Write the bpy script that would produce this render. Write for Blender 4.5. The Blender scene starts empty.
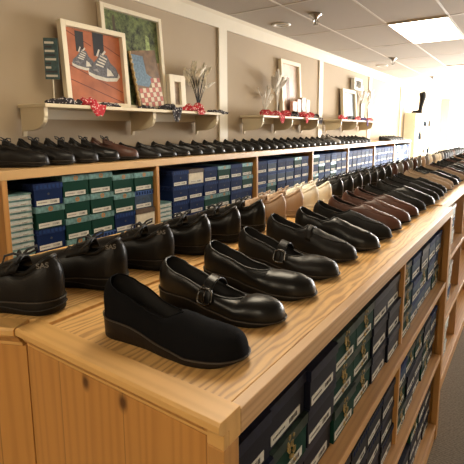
import bpy, bmesh, math, random
from mathutils import Vector, Matrix, noise
random.seed(7)
C = bpy.context.scene.collection
PI = math.pi

# ------------------------------------------------------------------ materials
def new_mat(name):
    m = bpy.data.materials.new(name); m.use_nodes = True
    nt = m.node_tree; b = nt.nodes['Principled BSDF']
    return m, nt, b
def N(nt, t, **kw):
    n = nt.nodes.new(t)
    for k, v in kw.items():
        if k in n.inputs: n.inputs[k].default_value = v
        else: setattr(n, k, v)
    return n
def plain(name, col, rough=.6, bump=0., bscale=80., spec=.5, metal=0., coat=0., var=.0, vscale=6.):
    m, nt, b = new_mat(name)
    b.inputs['Roughness'].default_value = rough; b.inputs['Metallic'].default_value = metal
    b.inputs['Specular IOR Level'].default_value = spec; b.inputs['Coat Weight'].default_value = coat
    tc = N(nt, 'ShaderNodeTexCoord')
    nz = N(nt, 'ShaderNodeTexNoise', Scale=vscale, Detail=3.)
    nt.links.new(tc.outputs['Object'], nz.inputs['Vector'])
    r = N(nt, 'ShaderNodeValToRGB')
    r.color_ramp.elements[0].position = .3; r.color_ramp.elements[1].position = .7
    r.color_ramp.elements[0].color = (*[c*(1-var) for c in col], 1)
    r.color_ramp.elements[1].color = (*[min(1, c*(1+var)) for c in col], 1)
    nt.links.new(nz.outputs['Fac'], r.inputs['Fac']); nt.links.new(r.outputs['Color'], b.inputs['Base Color'])
    if bump:
        n2 = N(nt, 'ShaderNodeTexNoise', Scale=bscale, Detail=4.)
        nt.links.new(tc.outputs['Object'], n2.inputs['Vector'])
        bp = N(nt, 'ShaderNodeBump', Strength=bump, Distance=.002)
        nt.links.new(n2.outputs['Fac'], bp.inputs['Height']); nt.links.new(bp.outputs['Normal'], b.inputs['Normal'])
    return m
def emis(name, col, s):
    m, nt, b = new_mat(name)
    b.inputs['Base Color'].default_value = (*col, 1)
    b.inputs['Emission Color'].default_value = (*col, 1); b.inputs['Emission Strength'].default_value = s
    return m
def wood(name, light, dark, stretch=(1, .08, 1), scale=14., dist=6., rough=.42, knots=(), seams=None, mixf=.8, wave='X', bands=None):
    """grain runs along the axis whose stretch factor is small; object coordinates are world metres"""
    m, nt, b = new_mat(name); L = nt.links.new
    tc = N(nt, 'ShaderNodeTexCoord')
    mp = N(nt, 'ShaderNodeMapping'); mp.inputs['Scale'].default_value = stretch
    L(tc.outputs['Object'], mp.inputs['Vector'])
    # board-to-board tone
    wv = N(nt, 'ShaderNodeTexWave', Scale=scale, Distortion=dist, Detail=2.5)
    wv.inputs['Detail Scale'].default_value = 1.2; wv.bands_direction = wave
    L(mp.outputs['Vector'], wv.inputs['Vector'])
    fine = N(nt, 'ShaderNodeTexNoise', Scale=scale*14, Detail=4.)
    L(mp.outputs['Vector'], fine.inputs['Vector'])
    big = N(nt, 'ShaderNodeTexNoise', Scale=scale*.35, Detail=1.)
    L(mp.outputs['Vector'], big.inputs['Vector'])
    pw = N(nt, 'ShaderNodeMath', operation='POWER'); pw.inputs[1].default_value = 2.2
    L(wv.outputs['Fac'], pw.inputs[0])
    a = N(nt, 'ShaderNodeMath', operation='MULTIPLY'); a.inputs[1].default_value = .62*mixf
    L(pw.outputs[0], a.inputs[0])
    c2 = N(nt, 'ShaderNodeMath', operation='MULTIPLY_ADD'); c2.inputs[1].default_value = .45*mixf
    L(fine.outputs['Fac'], c2.inputs[0]); L(a.outputs[0], c2.inputs[2])
    c3 = N(nt, 'ShaderNodeMath', operation='MULTIPLY_ADD'); c3.inputs[1].default_value = .35
    L(big.outputs['Fac'], c3.inputs[0]); L(c2.outputs[0], c3.inputs[2])
    s = N(nt, 'ShaderNodeMath', operation='SUBTRACT'); s.inputs[1].default_value = .28; s.use_clamp = True
    L(c3.outputs[0], s.inputs[0])
    out = s.outputs[0]
    mix = N(nt, 'ShaderNodeMixRGB'); mix.inputs['Color1'].default_value = (*light, 1); mix.inputs['Color2'].default_value = (*dark, 1)
    L(out, mix.inputs['Fac'])
    col = mix.outputs['Color']
    for (kx, ky, kz, kr) in knots:
        v = N(nt, 'ShaderNodeVectorMath', operation='SUBTRACT'); v.inputs[1].default_value = (kx, ky, kz)
        L(tc.outputs['Object'], v.inputs[0])
        v2 = N(nt, 'ShaderNodeVectorMath', operation='MULTIPLY'); v2.inputs[1].default_value = (1.25, 1, .8)
        L(v.outputs[0], v2.inputs[0])
        ln = N(nt, 'ShaderNodeVectorMath', operation='LENGTH'); L(v2.outputs[0], ln.inputs[0])
        mr = N(nt, 'ShaderNodeMapRange'); mr.inputs['From Min'].default_value = kr*.45; mr.inputs['From Max'].default_value = kr*1.5
        mr.inputs['To Min'].default_value = .92; mr.inputs['To Max'].default_value = 0
        L(ln.outputs['Value'], mr.inputs['Value'])
        mx = N(nt, 'ShaderNodeMixRGB'); mx.inputs['Color2'].default_value = (dark[0]*.22, dark[1]*.17, dark[2]*.14, 1)
        L(mr.outputs['Result'], mx.inputs['Fac']); L(col, mx.inputs['Color1']); col = mx.outputs['Color']
    if seams:
        sx = N(nt, 'ShaderNodeSeparateXYZ'); L(tc.outputs['Object'], sx.inputs[0])
        md = N(nt, 'ShaderNodeMath', operation='PINGPONG'); md.inputs[1].default_value = seams
        L(sx.outputs['X'], md.inputs[0])
        lt = N(nt, 'ShaderNodeMath', operation='LESS_THAN'); lt.inputs[1].default_value = .0012
        L(md.outputs[0], lt.inputs[0])
        ml = N(nt, 'ShaderNodeMath', operation='MULTIPLY'); ml.inputs[1].default_value = .55; L(lt.outputs[0], ml.inputs[0])
        mx = N(nt, 'ShaderNodeMixRGB'); mx.inputs['Color2'].default_value = (*[c*.35 for c in dark], 1)
        L(ml.outputs[0], mx.inputs['Fac']); L(col, mx.inputs['Color1']); col = mx.outputs['Color']
    L(col, b.inputs['Base Color'])
    b.inputs['Roughness'].default_value = rough; b.inputs['Coat Weight'].default_value = .25; b.inputs['Coat Roughness'].default_value = .3
    bp = N(nt, 'ShaderNodeBump', Strength=.12, Distance=.001)
    L(fine.outputs['Fac'], bp.inputs['Height']); L(bp.outputs['Normal'], b.inputs['Normal'])
    return m

M = {}
M['panel'] = wood('pine_panel', (.56, .27, .070), (.36, .14, .028), (1, 1, .06), 13., 9., knots=[(-.625, .42, 1.205, .011), (-.528, .42, 1.203, .012)], seams=.088, mixf=.55)
M['rail'] = wood('pine_rail', (.70, .41, .14), (.50, .25, .065), (.10, 1, 1), 14., 4., mixf=.55, wave='Y')
M['top'] = wood('ash_top', (.80, .49, .18), (.36, .165, .045), (1, .15, 1), 20., 13., mixf=1.0, wave='X')
M['edge'] = wood('ash_edge', (.60, .37, .18), (.36, .19, .08), (1, .06, 1), 26., 5., mixf=.8, wave='Z')
M['frame'] = wood('shelf_wood', (.52, .26, .075), (.32, .13, .032), (1, 1, .08), 16., 4., mixf=.6, wave='Y')
M['shelf'] = wood('shelf_board', (.56, .30, .11), (.34, .15, .045), (1, .06, 1), 18., 4., mixf=.6, wave='X')
M['ctop'] = wood('counter_top', (.58, .36, .15), (.42, .22, .08), (1, .05, 1), 16., 3., mixf=.55, wave='X')
M['wall'] = plain('wall_paint', (.41, .325, .225), .85, .15, 160., var=.03, vscale=2.)
M['trimp'] = plain('cream_trim', (.70, .63, .49), .55, .05, 60., var=.02)
M['cream'] = plain('cream_ledge', (.66, .57, .40), .5, .05, 60., var=.03)
M['lightwood'] = plain('cream_frame', (.74, .66, .50), .5, .05, 60., var=.04)
M['dark_in'] = plain('dark_interior', (.03, .026, .022), .9)
M['whitep'] = plain('white_paint', (.85, .84, .80), .5, var=.01)
M['tbar'] = plain('ceiling_bar', (.60, .56, .49), .6)
M['metal'] = plain('brushed_metal', (.45, .43, .40), .3, metal=1.)
M['brass'] = plain('dark_buckle', (.10, .095, .09), .22, metal=1.)
M['leather'] = plain('black_leather', (.005, .0047, .0045), .31, .10, 420., spec=.34, var=.1)
M['leather_soft'] = plain('black_grained_leather', (.008, .007, .0065), .40, .25, 300., spec=.24, var=.15)
M['fabric'] = plain('black_stretch_fabric', (.006, .006, .007), .95, .5, 900., spec=.08, var=.1)
M['suede_black'] = plain('black_nubuck', (.009, .0085, .008), .6, .3, 500., spec=.15, var=.2)
M['brown'] = plain('brown_leather', (.070, .028, .018), .40, .25, 300., spec=.35, var=.15)
M['tan'] = plain('tan_leather', (.44, .30, .20), .5, .35, 300., var=.08)
M['taupe'] = plain('taupe_suede', (.30, .21, .135), .75, .35, 400., var=.08)
M['cream_l'] = plain('cream_leather', (.88, .83, .71), .5, .25, 300., var=.05)
M['grey_l'] = plain('grey_leather', (.20, .18, .16), .45, .25, 300., var=.08)
M['sole'] = plain('black_rubber', (.008, .0065, .005), .5, .3, 200., spec=.18)
M['sole_br'] = plain('brown_rubber', (.013, .009, .0065), .5, .3, 200., spec=.2)
M['sole_tan'] = plain('tan_rubber', (.34, .24, .15), .6, .3, 200.)
M['lining'] = plain('shoe_lining', (.020, .018, .017), .8)
M['lining_tan'] = plain('tan_lining', (.36, .26, .17), .8)
M['welt'] = plain('welt_edge', (.05, .038, .028), .38, spec=.4)
M['lace'] = plain('black_lace', (.018, .017, .016), .8, .5, 600.)
M['thread'] = plain('grey_thread', (.17, .16, .14), .5)
M['navy'] = plain('navy_card', (.007, .017, .065), .62, .1, 100., spec=.07, var=.12)
M['navy_lid'] = plain('navy_print_lid', (.014, .026, .090), .62, spec=.07, var=.5, vscale=60.)
M['navy_i'] = plain('navy_card_shaded', (.005, .006, .014), .5, .1, 100., spec=.25, var=.12)  # same navy card, shade of the dim island side put into its colour
M['navy_il'] = plain('navy_lid_shaded', (.007, .009, .024), .42, spec=.3, var=.5, vscale=60.)  # navy lid, darkened likewise for the island side
M['blue'] = plain('blue_card', (.018, .045, .14), .62, var=.12, spec=.07)
M['blue_lid'] = plain('blue_print_lid', (.045, .09, .24), .62, var=.5, vscale=60., spec=.07)
M['green'] = plain('dark_green_card', (.008, .040, .028), .62, .1, 100., var=.12, spec=.07)
M['foil'] = plain('teal_foil_lid', (.15, .28, .28), .3, var=.45, vscale=38., metal=.25, spec=.2)
M['wood_lid'] = plain('woodland_print_lid', (.018, .032, .024), .42, spec=.3, var=.7, vscale=42.)
M['black_card'] = plain('black_card', (.008, .008, .010), .5, spec=.25)
M['cream_card'] = plain('cream_card', (.60, .54, .42), .6, var=.1, vscale=30., spec=.2)
M['brown_lid'] = plain('brown_lid', (.09, .06, .04), .5, var=.3, vscale=30., spec=.2)
M['pale'] = plain('pale_card', (.50, .56, .55), .62, var=.15, vscale=40., spec=.07)
M['slate'] = plain('slate_card', (.05, .075, .12), .62, var=.25, vscale=40., spec=.07)
M['greyw'] = plain('grey_white_card', (.42, .42, .40), .5, var=.2, vscale=40., spec=.2)
M['label'] = plain('paper_label', (.58, .555, .49), .6, var=.03, spec=.2)
M['ink'] = plain('label_ink', (.03, .03, .035), .6)
M['gold'] = plain('gold_print', (.30, .20, .05), .4, var=.6, vscale=220.)
M['orange'] = plain('orange_print', (.45, .20, .06), .5, var=.3, vscale=200.)

# ceiling tile, carpet
m, nt, b = new_mat('ceiling_tile'); M['ceil'] = m
tc = N(nt, 'ShaderNodeTexCoord'); nz = N(nt, 'ShaderNodeTexNoise', Scale=160., Detail=3.); nt.links.new(tc.outputs['Object'], nz.inputs['Vector'])
r = N(nt, 'ShaderNodeValToRGB'); r.color_ramp.elements[0].color = (.34, .30, .25, 1); r.color_ramp.elements[1].color = (.43, .385, .325, 1)
r.color_ramp.elements[0].position = .35; r.color_ramp.elements[1].position = .5
nt.links.new(nz.outputs['Fac'], r.inputs['Fac']); nt.links.new(r.outputs['Color'], b.inputs['Base Color']); b.inputs['Roughness'].default_value = .95
m, nt, b = new_mat('carpet'); M['carpet'] = m
tc = N(nt, 'ShaderNodeTexCoord'); nz = N(nt, 'ShaderNodeTexNoise', Scale=90., Detail=5.); nt.links.new(tc.outputs['Object'], nz.inputs['Vector'])
wv = N(nt, 'ShaderNodeTexWave', Scale=22., Distortion=2.); wv.bands_direction = 'Y'; nt.links.new(tc.outputs['Object'], wv.inputs['Vector'])
ad = N(nt, 'ShaderNodeMath', operation='MULTIPLY_ADD'); ad.inputs[1].default_value = .25; nt.links.new(wv.outputs['Fac'], ad.inputs[0]); nt.links.new(nz.outputs['Fac'], ad.inputs[2])
r = N(nt, 'ShaderNodeValToRGB'); r.color_ramp.elements[0].color = (.10, .080, .058, 1); r.color_ramp.elements[1].color = (.23, .19, .14, 1)
r.color_ramp.elements[0].position = .35; r.color_ramp.elements[1].position = .85
nt.links.new(ad.outputs[0], r.inputs['Fac']); nt.links.new(r.outputs['Color'], b.inputs['Base Color']); b.inputs['Roughness'].default_value = 1.
bp = N(nt, 'ShaderNodeBump', Strength=.6, Distance=.004); nt.links.new(nz.outputs['Fac'], bp.inputs['Height']); nt.links.new(bp.outputs['Normal'], b.inputs['Normal'])
# window pane: clear glass
m = bpy.data.materials.new('window_glass'); m.use_nodes = True; nt = m.node_tree; nt.nodes.clear(); M['glass'] = m
o_ = nt.nodes.new('ShaderNodeOutputMaterial'); t_ = nt.nodes.new('ShaderNodeBsdfTransparent'); g_ = nt.nodes.new('ShaderNodeBsdfGlossy'); x_ = nt.nodes.new('ShaderNodeMixShader')
g_.inputs['Roughness'].default_value = .02; x_.inputs[0].default_value = .06
nt.links.new(t_.outputs[0], x_.inputs[1]); nt.links.new(g_.outputs[0], x_.inputs[2]); nt.links.new(x_.outputs[0], o_.inputs[0])
M['diffuser'] = emis('light_diffuser', (1, .86, .64), 14.)
M['bulb'] = emis('bulb', (1, .9, .75), 6.)

# ------------------------------------------------------------------ geometry helpers
def link(name, me, parent=None, smooth=False):
    o = bpy.data.objects.new(name, me); C.objects.link(o)
    if parent: o.parent = parent
    return o
def obj(name, bm, mats, parent=None, smooth=False, recalc=True, bevel=0.):
    if recalc: bmesh.ops.recalc_face_normals(bm, faces=bm.faces)
    me = bpy.data.meshes.new(name); bm.to_mesh(me); bm.free()
    if not isinstance(mats, (list, tuple)): mats = [mats]
    for m in mats: me.materials.append(m)
    if smooth:
        for p in me.polygons: p.use_smooth = True
    o = link(name, me, parent)
    if bevel:
        md = o.modifiers.new('bevel', 'BEVEL'); md.width = bevel; md.segments = 2; md.limit_method = 'ANGLE'
    return o
def box(bm, x0, x1, y0, y1, z0, z1, mi=0, M4=None):
    vs = [bm.verts.new((x, y, z)) for x in (x0, x1) for y in (y0, y1) for z in (z0, z1)]
    if M4:
        for v in vs: v.co = M4 @ v.co
    fs = []
    for q in ((0, 1, 3, 2), (4, 6, 7, 5), (0, 4, 5, 1), (2, 3, 7, 6), (0, 2, 6, 4), (1, 5, 7, 3)):
        f = bm.faces.new([vs[i] for i in q]); f.material_index = mi; fs.append(f)
    return vs
def tube(bm, pts, r, n=6, closed=False, mi=0):
    pts = [Vector(p) for p in pts]; rings = []
    K = len(pts)
    for i, p in enumerate(pts):
        a = pts[(i-1) % K] if (closed or i > 0) else p; c = pts[(i+1) % K] if (closed or i < K-1) else p
        d = (c-a)
        if d.length < 1e-9: d = Vector((1, 0, 0))
        d.normalize()
        up = Vector((0, 0, 1)) if abs(d.z) < .9 else Vector((1, 0, 0))
        s = d.cross(up).normalized(); u = s.cross(d)
        rr = r[i] if isinstance(r, (list, tuple)) else r
        rings.append([bm.verts.new(p + s*rr*math.cos(2*PI*k/n) + u*rr*math.sin(2*PI*k/n)) for k in range(n)])
    for i in range(K if closed else K-1):
        A, B = rings[i], rings[(i+1) % K]
        for k in range(n):
            f = bm.faces.new((A[k], A[(k+1) % n], B[(k+1) % n], B[k])); f.material_index = mi
    if not closed:
        for R_ in (rings[0], rings[-1]):
            f = bm.faces.new(R_); f.material_index = mi
def prism(bm, poly, axis, a0, a1, mi=0):
    """poly of 2-D points extruded along axis x/y/z"""
    def P(u, v, w):
        return {'x': (w, u, v), 'y': (u, w, v), 'z': (u, v, w)}[axis]
    A = [bm.verts.new(P(u, v, a0)) for u, v in poly]; B = [bm.verts.new(P(u, v, a1)) for u, v in poly]
    f = bm.faces.new(A); f.material_index = mi; f = bm.faces.new(B); f.material_index = mi
    n = len(poly)
    for i in range(n):
        f = bm.faces.new((A[i], A[(i+1) % n], B[(i+1) % n], B[i])); f.material_index = mi
def grid(bm, rows, mi=0, close=False):
    V = [[bm.verts.new(p) for p in r] for r in rows]
    for i in range(len(V)-1):
        m_ = len(V[i])
        for j in range(m_ if close else m_-1):
            try:
                f = bm.faces.new((V[i][j], V[i][(j+1) % m_], V[i+1][(j+1) % m_], V[i+1][j])); f.material_index = mi
            except ValueError: pass
    return V
def root(name, label, cat, loc=(0, 0, 0), rz=0., group=None):
    o = bpy.data.objects.new(name, None); C.objects.link(o); o.empty_display_size = .05
    o.location = loc; o.rotation_euler = (0, 0, rz); o['label'] = label; o['category'] = cat
    if group: o['group'] = group
    return o
def tag(o, label, cat, group=None):
    o['label'] = label; o['category'] = cat
    if group: o['group'] = group
    return o
def struct(name, bm, m, bevel=0.):
    o = obj(name, bm, m, bevel=bevel); o['kind'] = 'structure'; return o
def copy_tree(o, parent=None):
    c = o.copy(); C.objects.link(c)
    if parent: c.parent = parent
    for ch in list(o.children): copy_tree(ch, c)
    return c
def interp(keys, u):
    if u <= keys[0][0]: return keys[0][1]
    for (a, va), (b_, vb) in zip(keys, keys[1:]):
        if u <= b_:
            t = (u-a)/(b_-a); t = t*t*(3-2*t)*.6 + t*.4
            return va+(vb-va)*t
    return keys[-1][1]

# ------------------------------------------------------------------ room (x: away from shelf wall, y: along the aisle, z: up)
XW, XR, Y0, Y1, H = -2.68, 3.6, -2.6, 12.4, 2.775
bm = bmesh.new(); box(bm, XW-.3, XR+.3, Y0-.3, Y1+.3, -.1, 0); struct('floor', bm, M['carpet'])
bm = bmesh.new(); box(bm, XW-.3, XR+.3, Y0-.3, Y1+.3, H, H+.1); struct('ceiling', bm, M['ceil'])
bm = bmesh.new(); box(bm, XW-.2, XW, Y0-.2, Y1+.2, 0, H); struct('wall_left', bm, M['wall'])
bm = bmesh.new(); box(bm, XW, XR, Y0-.2, Y0, 0, H); struct('wall_back', bm, M['wall'])
# far wall with a wide shop window
WX0, WX1, WZ0, WZ1 = -2.55, 3.3, .30, 2.72
bm = bmesh.new()
box(bm, XW, WX0, Y1, Y1+.2, 0, H); box(bm, WX1, XR, Y1, Y1+.2, 0, H); box(bm, WX0, WX1, Y1, Y1+.2, 0, WZ0); box(bm, WX0, WX1, Y1, Y1+.2, WZ1, H)
struct('wall_far', bm, M['trimp'])
RY0, RY1 = 8.6, 11.9
bm = bmesh.new()
box(bm, XR, XR+.2, Y0-.2, RY0, 0, H); box(bm, XR, XR+.2, RY1, Y1+.2, 0, H); box(bm, XR, XR+.2, RY0, RY1, 0, .45); box(bm, XR, XR+.2, RY0, RY1, 2.6, H)
struct('wall_right', bm, M['trimp'])
def window(name, horiz, a0, a1, z0, z1, at, n):
    e = bpy.data.objects.new(name, None); C.objects.link(e); e['kind'] = 'structure'
    bm = bmesh.new(); t = .05
    def bb(a, b_, c, d):
        if horiz: box(bm, a, b_, at+.06, at+.12, c, d)
        else: box(bm, at+.06, at+.12, a, b_, c, d)
    bb(a0, a1, z0, z0+t); bb(a0, a1, z1-t, z1)
    for k in range(n+1):
        x = a0+(a1-a0-t)*k/n; bb(x, x+t, z0+t, z1-t)
    obj('window_frame', bm, M['whitep'], e)
    bm = bmesh.new()
    if horiz: box(bm, a0+t*.4, a1-t*.4, at+.085, at+.095, z0+t*.4, z1-t*.4)
    else: box(bm, at+.085, at+.095, a0+t*.4, a1-t*.4, z0+t*.4, z1-t*.4)
    obj('window_pane', bm, M['glass'], e)
window('window_1', True, WX0, WX1, WZ0, WZ1, Y1, 4)
window('window_unseen_side', False, RY0, RY1, .45, 2.6, XR, 5)  # unseen side window, placed to brighten the far end
# crown band and wall battens on the shelf wall
bm = bmesh.new(); prism(bm, [(XW, 2.635), (XW+.018, 2.635), (XW+.018, 2.75), (XW+.045, H), (XW, H)], 'y', Y0, Y1); struct('trim_1', bm, M['trimp'])
k = 2
for yb in (-1.26, 1.11-.03, 3.475, 5.85, 8.1, 10.4):
    bm = bmesh.new(); box(bm, XW, XW+.02, yb, yb+.135, .1, 2.635); struct('trim_%d' % k, bm, M['trimp'], bevel=.003); k += 1
bm = bmesh.new(); box(bm, XW, XW+.015, Y0, Y1, 0, .1); struct('baseboard_left', bm, M['trimp'])
# ceiling grid bars, cut around the light panels
GX = [-2.03, -1.42, -.81, -.20, .41, 1.02, 1.63, 2.24, 2.85, 3.46]
GY = [-2.5, -1.28, -.06, 1.16, 2.38, 3.60, 4.82, 6.04, 7.26, 8.48, 9.70, 10.92, 12.14]
bm = bmesh.new()
for x in GX: box(bm, x-.010, x+.010, Y0, Y1, H-.004, H+.02)
for y in GY:
    xs = [XW+.045]+GX+[XR]
    for a, b_ in zip(xs, xs[1:]):
        box(bm, a+.012, b_-.012, y-.010, y+.010, H-.003, H+.02)
struct('trim_%d' % k, bm, M['tbar']); k += 1

# ceiling lights
spots = [(-1.42, 4.82), (-1.42, 8.48), (-1.42, 1.16), (1.02, 8.48), (1.02, 4.82), (-1.42, -2.5), (.41, -2.5)]  # last two are unseen, added to light the end facing the camera
names = ['bright recessed ceiling light panel above the island, nearest in view', 'blown-out ceiling light panel farther down the shop']
lt = None
for i, (x, y) in enumerate(spots):
    if lt is None:
        lt = root('ceiling_light', names[0], 'ceiling light', (x, y, H))
        bm = bmesh.new(); box(bm, .012, .598, .012, 1.208, -.010, -.001); obj('diffuser', bm, M['diffuser'], lt)
        bm = bmesh.new()
        for q in ((0, .61, 0, .012), (0, .61, 1.208, 1.22), (0, .012, .012, 1.208), (.598, .61, .012, 1.208)): box(bm, *q, -.014, -.001)
        obj('trim_frame', bm, M['tbar'], lt)
        c = lt
    else:
        c = copy_tree(lt); c.location = (x, y, H)
    c['group'] = 'recessed ceiling light panels'
    c['label'] = names[i] if i < 2 else 'recessed ceiling light panel out of the picture, ' + ['over the near end of the island', 'above the far end of the aisle', 'above the middle of the aisle', 'added by the shelf wall behind the camera', 'added above the aisle behind the camera'][i-2]
# sprinkler heads, vents
SP = [(-1.89, 4.04, 'closest to the camera, beside a round vent'), (-1.97, 7.1, 'second along the ceiling'), (-1.92, 10.0, 'third along the ceiling, small in the glare')]
s0 = None
for x, y, w_ in SP:
    if s0 is None:
        s0 = root('sprinkler_head', '', 'sprinkler', (x, y, H)); s0.scale = (1.7,)*3
        bm = bmesh.new(); 
        prof = [(.0, 0), (.036, 0), (.034, -.006), (.014, -.016), (.012, -.03), (.0, -.03)]
        grid(bm, [[(r_*math.cos(a), r_*math.sin(a), z-.001) for a in [2*PI*j/14 for j in range(14)]] for r_, z in prof], close=True)
        obj('escutcheon', bm, M['metal'], s0, smooth=True)
        bm = bmesh.new()
        tube(bm, [(.012, 0, -.03), (.016, 0, -.045), (.004, 0, -.062)], .003); tube(bm, [(-.012, 0, -.03), (-.016, 0, -.045), (-.004, 0, -.062)], .003)
        tube(bm, [(0, 0, -.03), (0, 0, -.062)], .004)
        obj('yoke', bm, M['metal'], s0)
        bm = bmesh.new(); tube(bm, [(0, 0, -.062), (0, 0, -.066)], .018, 12); obj('deflector', bm, M['metal'], s0)
        c = s0
    else: c = copy_tree(s0); c.location = (x, y, H)
    c['label'] = 'metal fire sprinkler head on the ceiling, ' + w_; c['group'] = 'ceiling sprinkler heads'
v0 = None
for x, y, w_ in [(-2.38, 4.22, 'beside the nearest sprinkler'), (-2.35, 7.8, 'farther away above the wall frames')]:
    if v0 is None:
        v0 = root('recessed_vent', '', 'ceiling_vent', (x, y, H))  # unlit round vent set in the ceiling
        bm = bmesh.new()
        prof = [(.062, 0), (.10, 0), (.10, -.008), (.085, -.014), (.062, -.008), (.062, 0)]
        grid(bm, [[(r_*math.cos(a), r_*math.sin(a), z-.001) for a in [2*PI*j/24 for j in range(24)]] for r_, z in prof], close=True)
        obj('trim_ring', bm, M['whitep'], v0, smooth=True)
        bm = bmesh.new(); tube(bm, [(0, 0, -.001), (0, 0, -.006), (0, 0, -.010)], [.06, .06, .03], 20); obj('lens', bm, M['greyw'], v0)
        c = v0
    else: c = copy_tree(v0); c.location = (x, y, H)
    c['label'] = 'round white recessed ceiling fixture ' + w_; c['group'] = 'round ceiling fixtures'

# ------------------------------------------------------------------ island
IT = 1.265
def island(name, label, xf, xb, ya, yb, divs, near=False):
    t = root(name, label, 'display unit', (0, 0, 0))
    zt = IT-.006 if near else IT
    bm = bmesh.new(); box(bm, xb+(.0325 if near else 0), xf-(.0205 if near else 0), ya+(.04 if near else 0), yb, IT-.045, zt); obj('top', bm, M['top'], t, bevel=.0015)
    if near:
        bm = bmesh.new()                       # solid edging: end rail and rear strip stand a touch higher than the top board
        prism(bm, [(ya-.002, IT-.022), (ya-.010, IT-.014), (ya-.010, IT-.004), (ya-.006, IT), (ya+.040, IT), (ya+.040, IT-.045), (ya+.012, IT-.045), (ya+.012, IT-.022)], 'x', xb, xf)
        box(bm, xf-.029, xf, ya+.0005, ya+.0118, IT-.045, IT-.0222)
        obj('end_rail', bm, M['rail'], t, bevel=.001)
        bm = bmesh.new(); box(bm, xf-.02, xf, ya+.0405, yb, IT-.045, IT-.0055); obj('front_edging', bm, M['edge'], t, bevel=.0015)
        bm = bmesh.new(); box(bm, xb, xb+.032, ya+.0405, yb, IT-.045, IT); obj('rear_strip', bm, M['rail'], t, bevel=.001)
        bm = bmesh.new(); prism(bm, [(ya+.012, IT-.0225), (ya+.001, IT-.0225), (ya+.008, IT-.036), (ya+.012, IT-.036)], 'x', xb, xf-.0295); obj('cove_moulding', bm, M['panel'], t)
    bm = bmesh.new(); box(bm, xb+(0 if near else .01), xf-.0295, ya+.012, ya+.028, 0, IT-.0455); obj('end_panel', bm, M['panel'], t)
    bm = bmesh.new(); box(bm, xf-.029, xf, ya+.0005, ya+.036, 0, IT-.0455); obj('corner_post', bm, M['frame'], t, bevel=.002)
    bm = bmesh.new(); box(bm, xf-.029, xf, yb-.05, yb, 0, IT-.0455); obj('corner_post', bm, M['frame'], t, bevel=.002)
    bm = bmesh.new(); box(bm, xb+.01, xf-.031, yb-.018, yb, 0, IT-.0455); obj('end_panel', bm, M['panel'], t)
    for z in (.885, .49, .09):
        bm = bmesh.new(); box(bm, xb+.02, xf-.003, ya+.041, yb-.059, z-.028, z); obj('shelf', bm, M['shelf'], t, bevel=.001)
    bm = bmesh.new(); box(bm, xf-.03, xf-.006, ya+.041, yb-.059, 0, .061); obj('plinth', bm, M['frame'], t)
    bm = bmesh.new(); box(bm, xb+.002, xb+.018, ya+.031, yb-.019, 0, IT-.0455); obj('back_panel', bm, M['dark_in'], t)
    for y in divs:
        for z0, z1 in ((.0905, .4615), (.4905, .8565), (.8855, IT-.0455)):
            bm = bmesh.new(); box(bm, xb+.02, xf-.027, y-.009, y+.009, z0, z1); obj('divider', bm, M['frame'], t)
    return t
island('display_shelf_unit', 'long pine shelf unit in the foreground, its end panel facing the camera', -.312, -.81, .409, 2.33, [1.50], near=True)
island('display_shelf_unit', 'second pine shelf unit continuing the row at the right edge', -.365, -.84, 2.345, 7.6, [3.45, 4.55, 5.65])

# rear half of the island: its near end is turned
t = root('rear_display_unit', 'rear half of the pine island, under the lace-up shoes', 'display unit')
cut = [(-.812, .405), (-1.27, .20), (-1.27, 7.6), (-.8425, 7.6), (-.8425, 2.335), (-.812, 2.335)]
def inset(d): return [(-.812, .405+d), (-1.27+d*.2, .20+d)] + cut[2:]
bm = bmesh.new(); prism(bm, inset(.04), 'z', IT-.045, IT); obj('top', bm, M['top'], t, bevel=.001)
ang = math.atan2(-.205, -.458)
Rm = Matrix.Translation((-.812, .405, 0)) @ Matrix.Rotation(ang, 4, 'Z')
bm = bmesh.new()
prism(bm, [(.002, IT-.022), (.010, IT-.014), (.010, IT-.004), (.006, IT), (-.036, IT), (-.036, IT-.045), (-.012, IT-.045), (-.012, IT-.022)], 'x', .001, .50)
bmesh.ops.transform(bm, matrix=Rm, verts=bm.verts); obj('end_rail', bm, M['rail'], t, bevel=.001)
bm = bmesh.new(); prism(bm, [(-.012, IT-.0225), (-.001, IT-.0225), (-.008, IT-.036), (-.012, IT-.036)], 'x', .001, .50); bmesh.ops.transform(bm, matrix=Rm, verts=bm.verts); obj('cove_moulding', bm, M['panel'], t)
bm = bmesh.new(); box(bm, -.007, .49, -.030, -.012, 0, IT-.0455); bmesh.ops.transform(bm, matrix=Rm, verts=bm.verts); obj('end_panel', bm, M['panel'], t)
bm = bmesh.new(); box(bm, -1.24, -1.22, .30, 7.55, 0, IT-.0455); obj('side_panel', bm, M['frame'], t)

# ------------------------------------------------------------------ back counter
CT, XC = 1.436, -2.26
t = root('wall_shelf_unit', 'long pine shelving run along the wall holding rows of shoe boxes', 'shelf unit')
bm = bmesh.new(); box(bm, XW+.022, XC, 1.10, 9.85, CT-.05, CT); obj('top', bm, M['ctop'], t, bevel=.002)
bm = bmesh.new(); box(bm, XW+.022, XC-.004, 1.112, 1.14, 0, CT-.0505); obj('end_panel', bm, M['frame'], t)
bm = bmesh.new(); box(bm, XW+.022, XC-.004, 9.81, 9.84, 0, CT-.0505); obj('end_panel', bm, M['whitep'], t)
for a, b_, zs in [(1.14, 2.20, .735), (2.225, 3.55, .735), (3.575, 4.83, .974), (4.855, 6.05, .974), (6.075, 7.3, .974), (7.325, 8.55, .974), (8.575, 9.81, .974)]:
    bm = bmesh.new(); box(bm, XW+.03, XC-.006, a+.001, b_-.001, zs-.03, zs); obj('shelf', bm, M['shelf'], t)
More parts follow.
